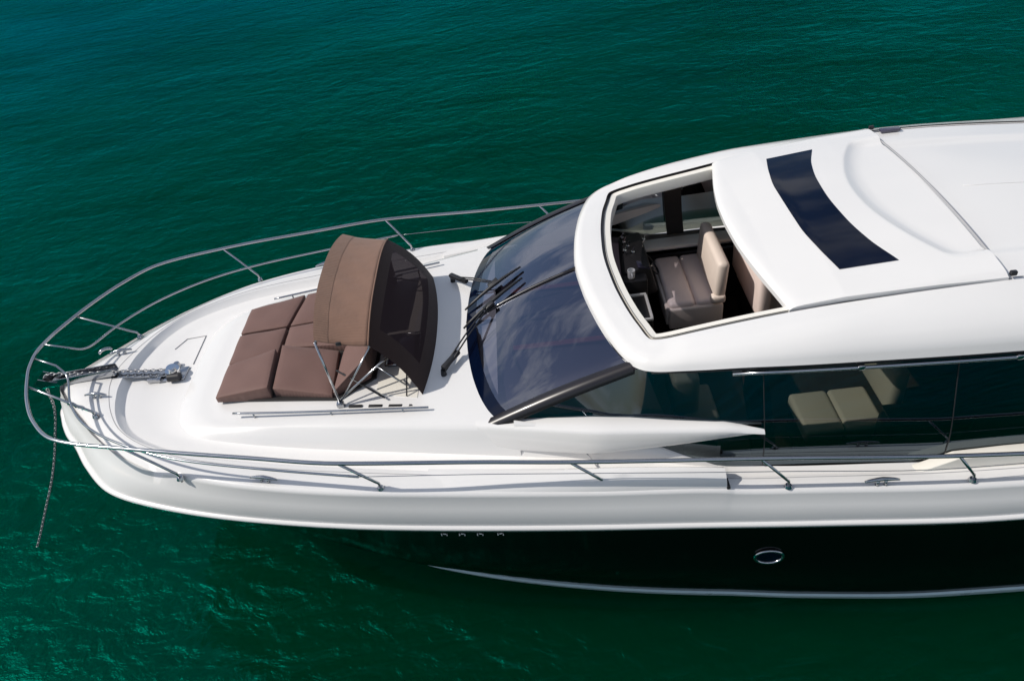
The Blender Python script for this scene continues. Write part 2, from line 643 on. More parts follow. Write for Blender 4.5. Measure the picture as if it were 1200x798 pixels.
# deck: rim, sloped inner step, floor of the bow well
I_ = [(-4.5, 0, 2.345), (-4.49, .2, 2.345), (-4.45, .38, 2.345), (-4.37, .6, 2.345), (-4.2, .86, 2.345), (-3.92, 1.07, 2.34),
      (-3.4, 1.29, 2.325), (-2.7, 1.45, 2.29), (-1.6, 1.64, 2.25), (.2, 1.88, 2.165), (1.24, 1.97, 2.095), (1.32, 1.975, 2.075),
      (1.9, 2.0, 2.03), (3.2, 2.05, 1.95), (6, 2.08, 1.88), (9.5, 1.98, 1.84)]
I = curve(I_, PER)
E1 = subv(E, -.012 - .04 * bowf, .008 - .012 * bowf)
E2 = subv(E, -.035 - .10 * bowf, .014 + .008 * bowf)
skin('topside', [sub(Rb, -.005, .012), g1, g2, g2b, g3, E0, E1, E2, mixc(E2, I, .5) + np.array([0, 0, .006]), I], GEL, yacht, 60)
fade = np.clip((.2 - I[:, 0]) / 2.0, 0, 1)[:, None]           # the well dies out towards amidships
def drop(A, inset, dz):
    B = sub(A, -inset, 0)
    kk = (.22 + .78 * fade)
    B[:, :2] = A[:, :2] + (B[:, :2] - A[:, :2]) * kk
    B[:, 2] -= (dz * (.18 + .82 * fade[:, 0]))
    return B
I1 = drop(I, .012, .012)
I2 = drop(I, .060, .068)
I3 = drop(I, .075, .073)
I4 = drop(I, .19, .070)
I5 = drop(I, .23, .086)
T0_ = [(-3.77, 0), (-3.77, .18), (-3.765, .38), (-3.75, .56), (-3.68, .78), (-3.5, .96),
       (-3.1, 1.09), (-2.5, 1.21), (-1.4, 1.40), (.2, 1.68), (1.24, 1.83), (1.32, 1.835), (1.9, 1.89), (3.2, 1.93), (6, 1.95), (9.5, 1.85)]
T0_ = [(a, b, i[2] - (.086 * (.18 + .82 * min(1, max(0, (.2 - i[0]) / 2.0))))) for (a, b), i in zip(T0_, I_)]
T0 = curve(T0_, PER)
skin('deck', [I, I1, I2, I3, I4, I5, T0], DECK, yacht, 50)

tube('deck_joint', full(mixc(E2, I, .8) + np.array([0, 0, .0025]))[::2], .0035, SEAM, yacht, 5)
# coachroof: gently raised trunk that carries the sunpad, ends under the windscreen
NT = PER * 8 + 6
T0h = T0[:NT]
T1_ = [(-3.42, 0, 2.335), (-3.42, .2, 2.335), (-3.42, .4, 2.335), (-3.41, .58, 2.335), (-3.37, .72, 2.335), (-3.27, .86, 2.335),
       (-2.95, .99, 2.35), (-2.45, 1.09, 2.37), (-1.35, 1.31, 2.40), (.2, 1.60, 2.45)]
T1 = curve(T1_, PER)[:NT]
T05 = mixc(T0h, T1, .22)
T05[:, 2] += .012 + .02 * np.clip((T1[:, 0] + 3) / 2, 0, 1)
T07 = mixc(T0h, T1, .78)
T07[:, 2] += .022
T2 = sub(T1, -.07, .022)
T3 = sub(T1, -.12, .026)
skin('coachroof', [T0h, T05, T07, T1, T2, T3], GEL, yacht, 60)
rows = []
for p in T3[T3[:, 0] < -.50]:
    rows.append([(p[0], p[1] * v, p[2] + .012 * (1 - v * v)) for v in np.linspace(-1, 1, 25)])
V, F = bridge(rows)
link('coachroof_top', fixnorm(mesh('coachroof_top', V, F)), yacht, True, [GEL])

# anchor locker hatch seam on the bow deck, panel seam beside the windscreen
hz = 2.263
tube('locker_hatch_seam', [(-3.83, .12, hz), (-3.83, .60, hz), (-4.04, .58, hz), (-4.13, .42, hz)], .005, SEAM, yacht, 5)
tube('panel_seam', [(-.03, -1.565, 2.455), (.12, -1.66, 2.30), (.22, -1.76, 2.17), (.26, -1.86, 2.17)], .006, SEAM, yacht, 5)

# wing: the fairing that runs aft from the coachroof past the side glass
def build_wing(s):
    xs = np.linspace(-.75, 1.58, 24)
    rings = []
    for x in xs:
        t = (x + .75) / 2.33
        yo = np.interp(x, [-.75, .27, 1.25, 1.58], [1.42, 1.715, 1.85, 1.885])
        yi = np.interp(x, [-.75, .28, 1.28, 1.58], [1.22, 1.53, 1.74, 1.86])
        zt = np.interp(x, [-.75, .27, 1.28, 1.58], [2.435, 2.505, 2.52, 2.485])
        th = np.interp(x, [-.75, .15, .9, 1.3, 1.58], [.24, .235, .16, .10, .03])
        yb = yo + np.interp(x, [-.75, .25, 1.58], [.06, .05, .0])
        c = [(yi, zt - .01), (yi + (yo - yi) * .35, zt + .004), (yo - .02, zt), (yo, zt - .012), (yo + .012, zt - .03),
             (yb, zt - th * .8), (yb - .012, zt - th), (yi + .01, zt - th * .9)]
        rings.append([(x, s * a, b) for a, b in c])
    V, F = bridge(rings, closed=True)
    n = 8
    F.append(tuple(range(n)))
    F.append(tuple((len(rings) - 1) * n + k for k in range(n)))
    o = link('wing_fairing', fixnorm(mesh('wing_fairing', V, F)), yacht, True, [GEL])
    autosmooth(o, 45)
for s in (-1, 1):
    build_wing(s)
    # raised bulwark block beside the wing ending in a square aft face
    xs = np.linspace(-1.2, 1.25, 22)
    rings = []
    for x in xs:
        t = min(1, (x + 1.2) / 1.6)
        i = int(np.argmin(abs(E[:, 0] - x)))
        j = int(np.argmin(abs(I[:, 0] - x)))
        ye, ze, yi_ = np.interp(x, E[:, 0], E[:, 1]), np.interp(x, E[:, 0], E[:, 2]), np.interp(x, I[:, 0], I[:, 1])
        h = .004 + .135 * t
        rings.append([(x, s * (ye - .006), ze - .02), (x, s * (ye - .035), ze + h * .6), (x, s * (ye - .085), ze + h),
                      (x, s * (yi_ + .02), ze + h + .008), (x, s * (yi_ - .03), ze + h * .7), (x, s * (yi_ - .05), ze - .03)])
    V, F = bridge(rings, closed=True)
    F.append(tuple(range(6)))
    F.append(tuple((len(rings) - 1) * 6 + k for k in range(6)))
    o = link('bulwark', fixnorm(mesh('bulwark', V, F)), yacht, True, [GEL])
    autosmooth(o, 40)
    bm_obj('bulwark_drain', box_bm((1.262, s * 2.05, 2.085), (.03, .10, .035), bev=.006), RUBBER, yacht)
    # raised step on the side deck further aft
    z0 = 1.955
    poly = [(2.80, z0 + .0), (3.10, z0 + .12), (3.5, z0 + .125), (9.3, z0 - .0), (9.3, z0 - .2), (2.62, z0 - .1)]
    bm = prism_bm([(x, s * 1.95, z) for x, z in poly], .095, (0, s, 0), .012)
    bm_obj('deck_step', bm, CREAM, yacht)

# ------------------------------------------------------------------ cabin: roof shell with its open front
O_ = [(.28, 0, 2.955), (.31, .4, 2.955), (.38, .8, 2.94), (.46, 1.1, 2.925), (.55, 1.33, 2.91), (.70, 1.50, 2.92),
      (1.02, 1.60, 2.96), (1.53, 1.69, 3.00), (2.22, 1.75, 2.995), (3.48, 1.81, 2.97), (6, 1.84, 2.86), (9.2, 1.80, 2.7)]
Q_ = [(.29, 0, 3.01), (.32, .4, 3.01), (.39, .8, 3.0), (.475, 1.1, 2.985), (.57, 1.335, 2.965), (.73, 1.485, 2.97),
      (1.03, 1.57, 3.02), (1.56, 1.65, 3.075), (2.26, 1.71, 3.10), (3.52, 1.765, 3.09), (6, 1.79, 2.97), (9.2, 1.75, 2.8)]
P_ = [(.38, 0, 3.045), (.41, .4, 3.045), (.48, .8, 3.035), (.565, 1.08, 3.02), (.67, 1.29, 3.01), (.82, 1.41, 3.02),
      (1.06, 1.45, 3.07), (1.6, 1.49, 3.15), (2.3, 1.53, 3.21), (3.55, 1.56, 3.215), (6, 1.56, 3.00), (9.2, 1.5, 2.8)]
Kk_ = [(.56, 0, 3.065), (.585, .4, 3.06), (.645, .8, 3.055), (.715, 1.06, 3.04), (.79, 1.255, 3.035), (.90, 1.285, 3.05),
       (1.1, 1.295, 3.085), (1.6, 1.30, 3.155), (2.3, 1.325, 3.235), (3.5, 1.365, 3.30), (6, 1.36, 3.10), (9.2, 1.3, 2.9)]
O, Qc, Pc, Kc = [curve(P, PER) for P in (O_, Q_, P_, Kk_)]
roof = skin('cabin_roof', [sub(O, -.06, -.005), O, mixc(O, Qc, .5), Qc, mixc(Qc, Pc, .55) + np.array([0, 0, .016]), Pc, mixc(Pc, Kc, .5) + np.array([0, 0, .008]), Kc], GEL, yacht, 60)
# black rail track and cream inner frame round the opening
t1 = sub(Kc, -.004, -.035)
t2 = sub(Kc, -.035, -.035)
skin('sunroof_track', [Kc, t1, t2, sub(Kc, -.036, -.005)], GLOSSBLACK, yacht, 40)
f0 = sub(Kc, -.034, -.012)
f1 = sub(Kc, -.095, -.016)
f2 = sub(Kc, -.10, -.03)
f3 = sub(Kc, -.10, -.13)
skin('opening_frame', [sub(Kc, -.034, -.05), f0, f1, f2, f3], CREAM, yacht, 40)
# headliner below the shell
hl = [sub(O, -.07, -.01), sub(Kc, -.02, -.15), sub(Kc, -.101, -.135)]
skin('headliner', hl, CREAM, yacht, 40)
i0 = PER * 9 + 0
aft = Kc[i0:]
rows = []
crown = lambda v: .075 * (1 - abs(v) ** 2.2)
def aftz(v):
    # shallow recessed middle between two side strips
    a = abs(v)
    base = .05 * (1 - a ** 2)
    rec = -.022 * (1 / (1 + math.exp((a - .72) * 60)))
    return base + rec
for p in aft:
    rows.append([(p[0], p[1] * v, p[2] - .012 + aftz(v)) for v in np.linspace(-1, 1, 81)])
V, F = bridge(rows)
o = link('aft_roof', fixnorm(mesh('aft_roof', V, F)), yacht, True, [GEL])
def aft_z(x, y):
    py, pz = np.interp(x, aft[:, 0], aft[:, 1]), np.interp(x, aft[:, 0], aft[:, 2])
    return pz - .012 + aftz(y / py)
tube('roof_crease', [(x, .12 - .02 * x, aft_z(x, .12 - .02 * x) + .0015) for x in np.linspace(3.85, 9, 30)], .003, GEL, yacht, 5)
# aft closure of the saloon
bm_obj('aft_bulkhead', box_bm((9.0, 0, 2.3), (.06, 3.3, 1.5)), DARKIN, yacht)

# sliding sunroof panel
def build_panel():
    half_front = curve([(1.70, 0, 0), (1.71, .3, 0), (1.745, .6, 0), (1.79, .85, 0), (1.84, 1.08, 0), (1.885, 1.285, 0)], 12)
    ff = full(half_front)
    nv = len(ff)
    nu = 100
    topz = lambda x, y: np.interp(x, [1.6, 1.9, 2.3, 3.0, 3.5, 3.7], [3.185, 3.215, 3.275, 3.325, 3.345, 3.35]) + .085 * (1 - (abs(y) / 1.36) ** 2.0)
    def recess(x, y):
        # scooped shelf at the rear of the panel, bounded forward by a curve
        xr = 2.86 + .30 * (abs(y) / .98) ** 2.0
        a = min(1, max(0, (x - xr) / .20)); a = 1 - (1 - a) ** 2.2
        b = 1 / (1 + math.exp((abs(y) - 1.02) / .018))
        return .052 * a * b
    rows, T = [], []
    for i in range(nv):
        x0, y0 = ff[i][0], ff[i][1]
        r = []
        for k in range(nu):
            u = k / (nu - 1)
            x = x0 + (3.50 - x0) * u
            y = y0 * (1 + (1.365 / 1.285 - 1) * u)
            e = min(u * (3.5 - x0), 9)
            edge = -.028 * math.exp(-e / .03) - .02 * math.exp(-(1.365 * .99 - min(abs(y), 1.35)) / .03)
            r.append((x, y, topz(x, y) + edge - recess(x, y)))
        rows.append(r)
    V, F = bridge(rows)
    # skirt downwards and underside
    nb = len(V)
    border = [i * nu for i in range(nv)] + [(nv - 1) * nu + k for k in range(1, nu)] + [i * nu + nu - 1 for i in range(nv - 2, -1, -1)] + [k for k in range(nu - 2, 0, -1)]
    low = []
    for bidx in border:
        v = V[bidx]
        low.append(len(V))
        V.append((v[0], v[1], v[2] - .045))
    for i in range(len(border)):
        j = (i + 1) % len(border)
        F.append((border[i], border[j], low[j], low[i]))
    F.append(tuple(low))
    pn = link('sunroof_panel', fixnorm(mesh('sunroof_panel', V, F)), yacht, True, [GEL])
    autosmooth(pn, 40)
    # tinted glass band let into the panel
    fr = curve([(2.245, 0, 0), (2.25, .35, 0), (2.295, .7, 0), (2.36, 1.0, 0)], 6)
    rr = curve([(2.62, 0, 0), (2.64, .35, 0), (2.705, .7, 0), (2.82, 1.015, 0)], 6)
    fr, rr = full(fr), full(rr)
    rows = []
    for a, b in zip(fr, rr):
        rows.append([(x, y, topz(x, y) + .004 - recess(x, y)) for x, y in [(a[0] + (b[0] - a[0]) * t, a[1] + (b[1] - a[1]) * t) for t in np.linspace(0, 1, 10)]])
    V, F = bridge(rows)
    link('tinted_roof_window', fixnorm(mesh('tinted_roof_window', V, F)), pn, True, [ROOFGLASS])
    # shadow gap and latches where it meets the aft roof
    ys = np.linspace(-1.36, 1.36, 30)
    tube('rear_seal', [(3.515, y, topz(3.5, y) - .042) for y in ys], .010, SEAM, pn, 6)
    for s in (-1, 1):
        bm_obj('latch', [box_bm((3.54, s * 1.34, topz(3.5, 1.34) - .005), (.05, .035, .04), bev=.008)], RUBBER, pn)
    return topz
topz = build_panel()
bm_obj('roof_lamp', box_bm((3.72, 1.30, 3.312), (.20, .07, .03), bev=.008), SCREEN, yacht)

# windscreen
B_ = [(-.91, 0, 2.425), (-.895, .35, 2.425), (-.855, .7, 2.425), (-.79, 1.0, 2.425), (-.70, 1.25, 2.425), (-.63, 1.375, 2.425)]
U_ = [(.30, 0, 2.965), (.33, .4, 2.962), (.40, .8, 2.945), (.47, 1.08, 2.93), (.54, 1.28, 2.92), (.60, 1.38, 2.91)]
Bc, Uc = curve(B_, 6), curve(U_, 6)
def wsrow(t):
    A = mixc(Bc, Uc, t)
    A[:, 2] += .035 * math.sin(math.pi * t)
    return A
FR = .13
skin('windscreen', [wsrow(t) for t in np.linspace(FR, 1, 10)], WSGLASS, yacht)
skin('windscreen_border', [wsrow(t) for t in np.linspace(-.01, FR, 4)], ROOFGLASS, yacht)
tube('windscreen_top_seal', full(sub(wsrow(1.0), 0, .0)), .016, RUBBER, yacht, 6)
cm = [wsrow(t)[0] + np.array([0, 0, .004]) for t in np.linspace(.05, .99, 10)]
tube('centre_mullion', cm, .019, GLOSSBLACK, yacht, 6)
for s in (-1, 1):
    rings = []
    for t in np.linspace(-.03, 1.04, 12):
        a = wsrow(min(1, max(0, t)))[-1].copy()
        if t < 0: a += (np.array(B_[-1]) - np.array(U_[-1])) * (-t)
        w = .075 + .02 * math.sin(math.pi * min(1, max(0, t)))
        rings.append([(a[0] - .01, s * (a[1] - .02), a[2] + .012), (a[0] - .005, s * (a[1] + w * .45), a[2] + .022), (a[0] + .01, s * (a[1] + w), a[2] - .005),
                      (a[0] + .02, s * (a[1] + w * 1.05), a[2] - .05), (a[0] + .01, s * (a[1] + .02), a[2] - .06)])
    V, F = bridge(rings, closed=True)
    F += [tuple(range(5)), tuple(11 * 5 + k for k in range(5))]
    autosmooth(link('windscreen_pillar', fixnorm(mesh('windscreen_pillar', V, F)), yacht, True, [GLOSSBLACK]), 70)

# side glass, mullions, gutter rail
def gy(x):     # bottom edge of the glass
    return np.interp(x, [-.7, -.3, .3, 1.2, 3, 6, 9], [1.42, 1.52, 1.66, 1.845, 1.945, 1.965, 1.86])
def gz(x):
    return np.interp(x, [-.7, .2, 1.25, 2, 3.2, 6, 9], [2.30, 2.22, 2.06, 2.03, 1.95, 1.88, 1.84])
def foot(t, f):
    # share of the inward lean reached at height t: nearly upright below f, straight above, blended
    if f < .01:
        return t
    k = .06
    sp = lambda a: k * math.log1p(math.exp(a / k)) if a / k < 30 else a
    return (sp(t - f) - sp(-f)) / (sp(1 - f) - sp(-f)) * .97 + .03 * t
def ety(x):
    return np.interp(x, O[:, 0], O[:, 1]) - .05
def etz(x):
    return np.interp(x, O[:, 0], O[:, 2]) - .005
for s in (-1, 1):
    cols = []
    for x in np.linspace(-.58, 9.0, 60):
        bot = (gy(x), gz(x))
        if x < .62:
            t = max(0.0, min(1.0, (x + .63) / 1.23))
            a = wsrow(t)[-1]
            top = (a[1] + .035, a[2] - .03)
        else:
            top = (ety(x), etz(x))
        ft = .30 * min(1, max(0, (x - .2) / 1.2))      # aft of the wing the pane stands upright at its foot
        cols.append([(x, s * (bot[0] + (top[0] - bot[0]) * foot(t, ft)), bot[1] + (top[1] - bot[1]) * t) for t in np.linspace(0, 1, 15)])
    V, F = bridge(cols)
    link('side_window', fixnorm(mesh('side_window', V, F)), yacht, True, [SIDEGLASS])
    rings = []
    for x in np.linspace(-.42, 1.3, 24):
        h = .21 * min(1, (1.3 - x) / .8)
        rings.append([(x, s * (gy(x) + .10), gz(x) - .14), (x, s * (gy(x) + .035), gz(x) - .03), (x, s * (gy(x) + .012), gz(x) + h), (x, s * (gy(x) - .03), gz(x) + h + .004)])
    V, F = bridge(rings)
    link('window_sill', fixnorm(mesh('window_sill', V, F)), yacht, True, [GEL])
    for xm, w in ((1.62, .10), (4.3, .07), (6.4, .07)):
        rings = []
        for t in np.linspace(0, 1, 12):
            y = gy(xm) + (ety(xm) - gy(xm)) * foot(t, .30) - .02
            z = gz(xm) + (etz(xm) - gz(xm)) * t
            rings.append([(xm - w - .1 * t, s * y, z), (xm + w - .1 * t, s * y, z), (xm + w - .1 * t, s * (y - .04), z), (xm - w - .1 * t, s * (y - .04), z)])
        V, F = bridge(rings, closed=True)
        link('window_mullion', fixnorm(mesh('window_mullion', V, F)), yacht, False, [DARKIN])
    for xg in (1.60, 3.05, 4.9):
        tube('pane_joint', [(xg - .01 * t, s * (gy(xg) + (ety(xg) - gy(xg)) * foot(t, .30) + .003), gz(xg) + (etz(xg) - gz(xg)) * t) for t in np.linspace(.01, .99, 14)], .005, RUBBER, yacht, 5)
    xs = np.linspace(1.35, 9.0, 20)
    tube('gutter_rail', [(x, s * (np.interp(x, O[:, 0], O[:, 1]) + .012), np.interp(x, O[:, 0], O[:, 2]) - .05) for x in xs], .016, STEEL, yacht, 8)
    xs = np.linspace(.75, 9.0, 30)
    tube('eave_seal', [(x, s * (np.interp(x, O[:, 0], O[:, 1]) - .025), np.interp(x, O[:, 0], O[:, 2]) - .02) for x in xs], .022, RUBBER, yacht, 6)
    for xb in (2.3, 3.45, 4.6, 5.8):
        bm_obj('gutter_bracket', box_bm((xb, s * (np.interp(xb, O[:, 0], O[:, 1]) + .012), np.interp(xb, O[:, 0], O[:, 2]) - .045), (.05, .04, .04), bev=.008), STEEL, yacht)

# ------------------------------------------------------------------ saloon inside
bm_obj('saloon_floor', box_bm((4.3, 0, 1.12), (9.3, 3.5, .05)), FLOOR, yacht)
bm_obj('inner_side_lining', [box_bm((4.4, s * 1.62, 1.5), (9.0, .05, .78)) for s in (-1, 1)], DARKIN, yacht)
# dash shelf under the windscreen, with a cream rim and red wood strips
rows = []
for t in np.linspace(0, 1, 14):
    x = -.55 + 1.34 * t
    hw = np.interp(x, [-.6, .8], [1.33, 1.52])
    rows.append([(x + .10 * (v * v), v * hw, 2.405 - .05 * t - .5 * max(0, t - .72) ** 1.5) for v in np.linspace(-1, 1, 21)])
V, F = bridge(rows)
link('dash_top', fixnorm(mesh('dash_top', V, F)), yacht, True, [DASHM])
rows = [[(.79 + .1 * v * v, v * 1.52, z) for v in np.linspace(-1, 1, 13)] for z in (2.285, 2.0, 1.6, 1.13)]
V, F = bridge(rows)
link('dash_front', fixnorm(mesh('dash_front', V, F)), yacht, True, [DARKIN])
for y0 in (-.42, .52):
    bm_obj('dash_wood_strip', box_bm((.1, y0, 2.41), (1.0, .07, .02), bev=.005), WOOD, yacht)
tube('dash_seam', [(-.45 + .25 * v * v, v * 1.2, 2.412) for v in np.linspace(-1, 1, 15)], .009, RUBBER, yacht, 5)
for px, py in ((-.55, -.95), (-.5, .95), (-.3, .9)):
    bm_obj('defroster_vent', cyl_bm((px, py, 2.395), (px, py, 2.425), .04, 16), RUBBER, yacht)
# helm console on the far side
bm_obj('helm_console', [box_bm((1.02, 1.22, 2.06), (.36, .74, .40), (0, R(-14), 0), bev=.04), box_bm((.96, 1.18, 1.67), (.28, .92, 1.06), bev=.02)], DARKIN, yacht)
hc = bpy.data.objects['helm_console']
for k, (dx, dy) in enumerate(((.93, 1.38), (.96, 1.30), (.91, 1.20), (1.0, 1.18), (1.13, 1.36), (1.17, 1.48), (.92, 1.48), (1.10, 1.24))):
    z = 2.265 - (dx - 1.02) * .25
    bm_obj('throttle_knob', [cyl_bm((dx, dy, z - .02), (dx + .01, dy, z + .015), .022, 16), cyl_bm((dx, dy, z), (dx + .03, dy + .02, z + .06), .009, 10)], CHROME, hc)
bm_obj('chart_screen', box_bm((1.08, .92, 2.265), (.14, .13, .02), (0, R(14), 0), bev=.005), SCREEN, hc)
wheel_c = Vector((1.22, 1.22, 2.06))
ring = []
ax = Euler((0, R(55), 0)).to_matrix()
for k in range(28):
    a = 2 * math.pi * k / 28
    ring.append(wheel_c + ax @ Vector((math.cos(a) * .14, math.sin(a) * .14, 0)))
wh = tube('steering_wheel', ring, .011, RUBBER, hc, 8, closed=True)
for a in (0.5, 2.6, 4.71):
    tube('wheel_spoke', [wheel_c - ax @ Vector((0, 0, .03)), wheel_c + ax @ Vector((math.cos(a) * .14, math.sin(a) * .14, 0))], .007, CHROME, wh, 6)
# low cabinet with cream rim near the centre line
bm_obj('galley_cabinet', [box_bm((.93, .40, 1.6), (.26, .46, .95), bev=.02)], DARKIN, yacht)
gc = bpy.data.objects['galley_cabinet']
bm_obj('cabinet_rim', [box_bm((.93, .40 + d * .22, 2.085), (.26, .03, .03), bev=.006) for d in (-1, 1)] + [box_bm((.93 + d * .12, .40, 2.085), (.03, .41, .028), bev=.006) for d in (-1, 1)], CREAM, gc)
# cream ledge below the far side glass
for s in (1,):
    bm_obj('window_ledge', box_bm((4.9, s * 1.66, 2.02), (7.7, .20, .05), bev=.012), CREAM, yacht)

def cushion_bm(c, s, rot=(0, 0, 0), bev=.05):
    return box_bm(c, s, rot, bev, 3)

# double helm seat
seat = thing('helm_seat', 'taupe double helm seat seen through the open sunroof', 'seat', (1.6, 1.1, 1.15))
bm_obj('seat_base', box_bm((1.62, 1.10, 1.44), (.52, .88, .60), bev=.03), DARKIN, seat)
bm_obj('seat_cushion', [cushion_bm((1.46, 1.10, 1.80), (.30, .96, .20)), cushion_bm((1.75, 1.10, 1.80), (.28, .96, .20))], TAUPE, seat)
bm_obj('seat_front', cushion_bm((1.61, .625, 1.70), (.60, .07, .28), bev=.025), BEIGE, seat)
bm_obj('seat_edge', cushion_bm((1.305, 1.10, 1.72), (.05, .94, .24), bev=.02), BEIGE, seat)
bm_obj('backrest', [cushion_bm((1.87, 1.02, 2.16), (.13, .90, .46), (0, R(4), 0), .05)], BEIGE, seat)
bm_obj('armrest', [cushion_bm((1.84, .60, 1.93), (.16, .10, .10), bev=.03)], BEIGE, seat)

def sofa(name, label, c, sx, sy, back, m, cat='sofa', h=.42):
    t = thing(name, label, cat, (c[0], c[1], 1.145))
    bm_obj('sofa_base', box_bm((c[0], c[1], 1.145 + h * .35), (sx * .94, sy * .94, h * .7), bev=.02), DARKIN, t)
    n = max(1, int(round(sx / .36)))
    for k in range(n):
        bm_obj('seat_cushion', cushion_bm((c[0] - sx / 2 + (k + .5) * sx / n, c[1], 1.145 + h * .7 + .08), (sx / n - .01, sy, .16), bev=.04), m, t)
    bx, by, ssx, ssy, bh = back
    bm_obj('backrest', cushion_bm((bx, by, 1.145 + h + bh / 2), (ssx, ssy, bh), bev=.05), m, t)
    return t
sofa('saloon_sofa', 'taupe bench behind the helm seat, mostly hidden beneath the sliding roof panel', (2.60, .95, 1.5), .62, 1.1, (2.30, .95, .14, 1.1, .72), TAUPE, h=.55)
sofa('saloon_sofa', 'pale beige settee inside behind the dark side window', (2.60, -.95, 1.5), .75, .55, (3.08, -.72, .14, .75, .52), CREAMLEATHER, h=.48)
sofa('companion_seat', 'pale beige companion seat seen low through the front of the side window', (1.34, -.66, 1.5), .36, .50, (1.20, -.60, .26, .44, .46), CREAMLEATHER, 'seat', h=.50)

cb = thing('cabinet', 'dark rounded cabinet inside the side window, aft of the pale settee', 'cabinet', (3.25, -1.30, 1.145))
bm_obj('cabinet_body', box_bm((3.25, -1.30, 1.50), (.80, .26, .70), bev=.09, seg=4), DARKIN, cb)
bm_obj('cabinet_top', box_bm((3.25, -1.30, 1.87), (.74, .22, .03), bev=.012), RUBBER, cb)
mug = thing('mug', 'small white mug standing on the dark helm console', 'mug', (0.93, .80, 2.20))
def mug_build():
    V, F = [], []
    prof = [(0, 0), (.035, 0), (.04, .01), (.042, .10), (.036, .10), (.034, .015), (0, .012)]
    rings = [[(0.93 + r * math.cos(a), .80 + r * math.sin(a), 2.20 + z) for a in np.linspace(0, 2 * math.pi, 20, endpoint=False)] for r, z in [(max(r, .001), z) for r, z in prof]]
    V, F = bridge(rings, closed=True)
    autosmooth(link('mug_body', fixnorm(mesh('mug_body', V, F)), mug, True, [WHITEP]), 50)
    tube('mug_handle', [(0.93, .80 - .04 - .03 * math.sin(t), 2.25 + .03 * math.cos(t)) for t in np.linspace(0, math.pi, 9)], .007, WHITEP, mug, 6)
mug.location = (0.93, .80, 2.20)
mug_build()

# ------------------------------------------------------------------ bow rail
RT = [(-5.235, 0, 2.76), (-5.20, .22, 2.76), (-5.10, .48, 2.765), (-4.95, .78, 2.77), (-4.74, 1.08, 2.78), (-4.42, 1.36, 2.79),
      (-3.71, 1.56, 2.78), (-2.6, 1.78, 2.73), (-1.84, 1.915, 2.69), (-.7, 1.985, 2.60), (.01, 2.04, 2.546), (1.48, 2.13, 2.45), (3.1, 2.20, 2.30), (5.5, 2.25, 2.15), (8.5, 2.2, 2.05)]
rtop = curve(RT, 8)
rail = tube('bow_rail', full(rtop), .0175, STEEL, yacht, 10)
MR = [(-5.02, .14, 2.66), (-4.93, .20, 2.58), (-4.86, .34, 2.54), (-4.74, .58, 2.54), (-4.45, .93, 2.545), (-4.0, 1.24, 2.55), (-3.4, 1.50, 2.53), (-2.6, 1.70, 2.50), (-1.72, 1.885, 2.47)]
for s in (-1, 1):
    P = spline(MR, 8) * np.array([1, s, 1])
    head = [(-5.215, s * .11, 2.76)]
    tube('mid_rail', head + [tuple(p) for p in P], .0115, STEEL, rail, 8)
    wire = spline([(-1.72, 1.885, 2.47), (-.7, 1.95, 2.41), (.15, 2.0, 2.34), (1.6, 2.10, 2.24), (3.1, 2.17, 2.12), (8, 2.17, 1.98)], 6) * np.array([1, s, 1])
    tube('guard_wire', wire, .0035, STEEL, rail, 5)
    ST = [((-4.56, .617, 2.335), (-5.07, .55, 2.765)), ((-3.416, 1.535, 2.30), (-3.709, 1.56, 2.78)), ((-1.59, 1.85, 2.25), (-1.838, 1.915, 2.69)),
          ((.27, 1.99, 2.145), (.01, 2.04, 2.546)), ((1.74, 2.105, 2.03), (1.48, 2.13, 2.45)), ((3.18, 2.17, 1.95), (2.98, 2.195, 2.31)), ((4.7, 2.2, 1.9), (4.5, 2.235, 2.2)), ((6.3, 2.2, 1.87), (6.1, 2.245, 2.13))]
    for (b, t) in ST:
        b, t = np.array(b), np.array(t)
        d = t - b
        k1 = b + np.array([0, 0, .07 + .02])
        pts = [b + np.array([0, 0, -.03]), b + np.array([0, 0, .05]), b + np.array([0, 0, .07]) + d * .015, b + np.array([0, 0, .06]) + d * .10, t]
        pts = [p * np.array([1, s, 1]) for p in pts]
        st = tube('stanchion', pts, .0125, STEEL, rail, 8)
        bb = b * np.array([1, s, 1])
        bm_obj('stanchion_foot', cyl_bm(bb + np.array([0, 0, .006]), bb + np.array([0, 0, .03]), .034, 16, .024), STEEL, st)
# grab rails beside the sunpad
for s in (-1, 1):
    path = [(-3.06, s * .905, 2.432), (-2.6, s * .975, 2.44), (-2.1, s * 1.045, 2.45), (-1.6, s * 1.11, 2.462), (-1.18, s * 1.165, 2.472)]
    gr = tube('grab_rail', spline(path, 6), .011, STEEL, yacht, 8)
    for x in (-2.86, -2.1, -1.42):
        y = np.interp(x, [p[0] for p in path], [abs(p[1]) for p in path])
        z = np.interp(x, [p[0] for p in path], [p[2] for p in path])
        tube('grab_rail_post', [(x, s * y, z - .10), (x, s * y, z)], .009, STEEL, gr, 6)

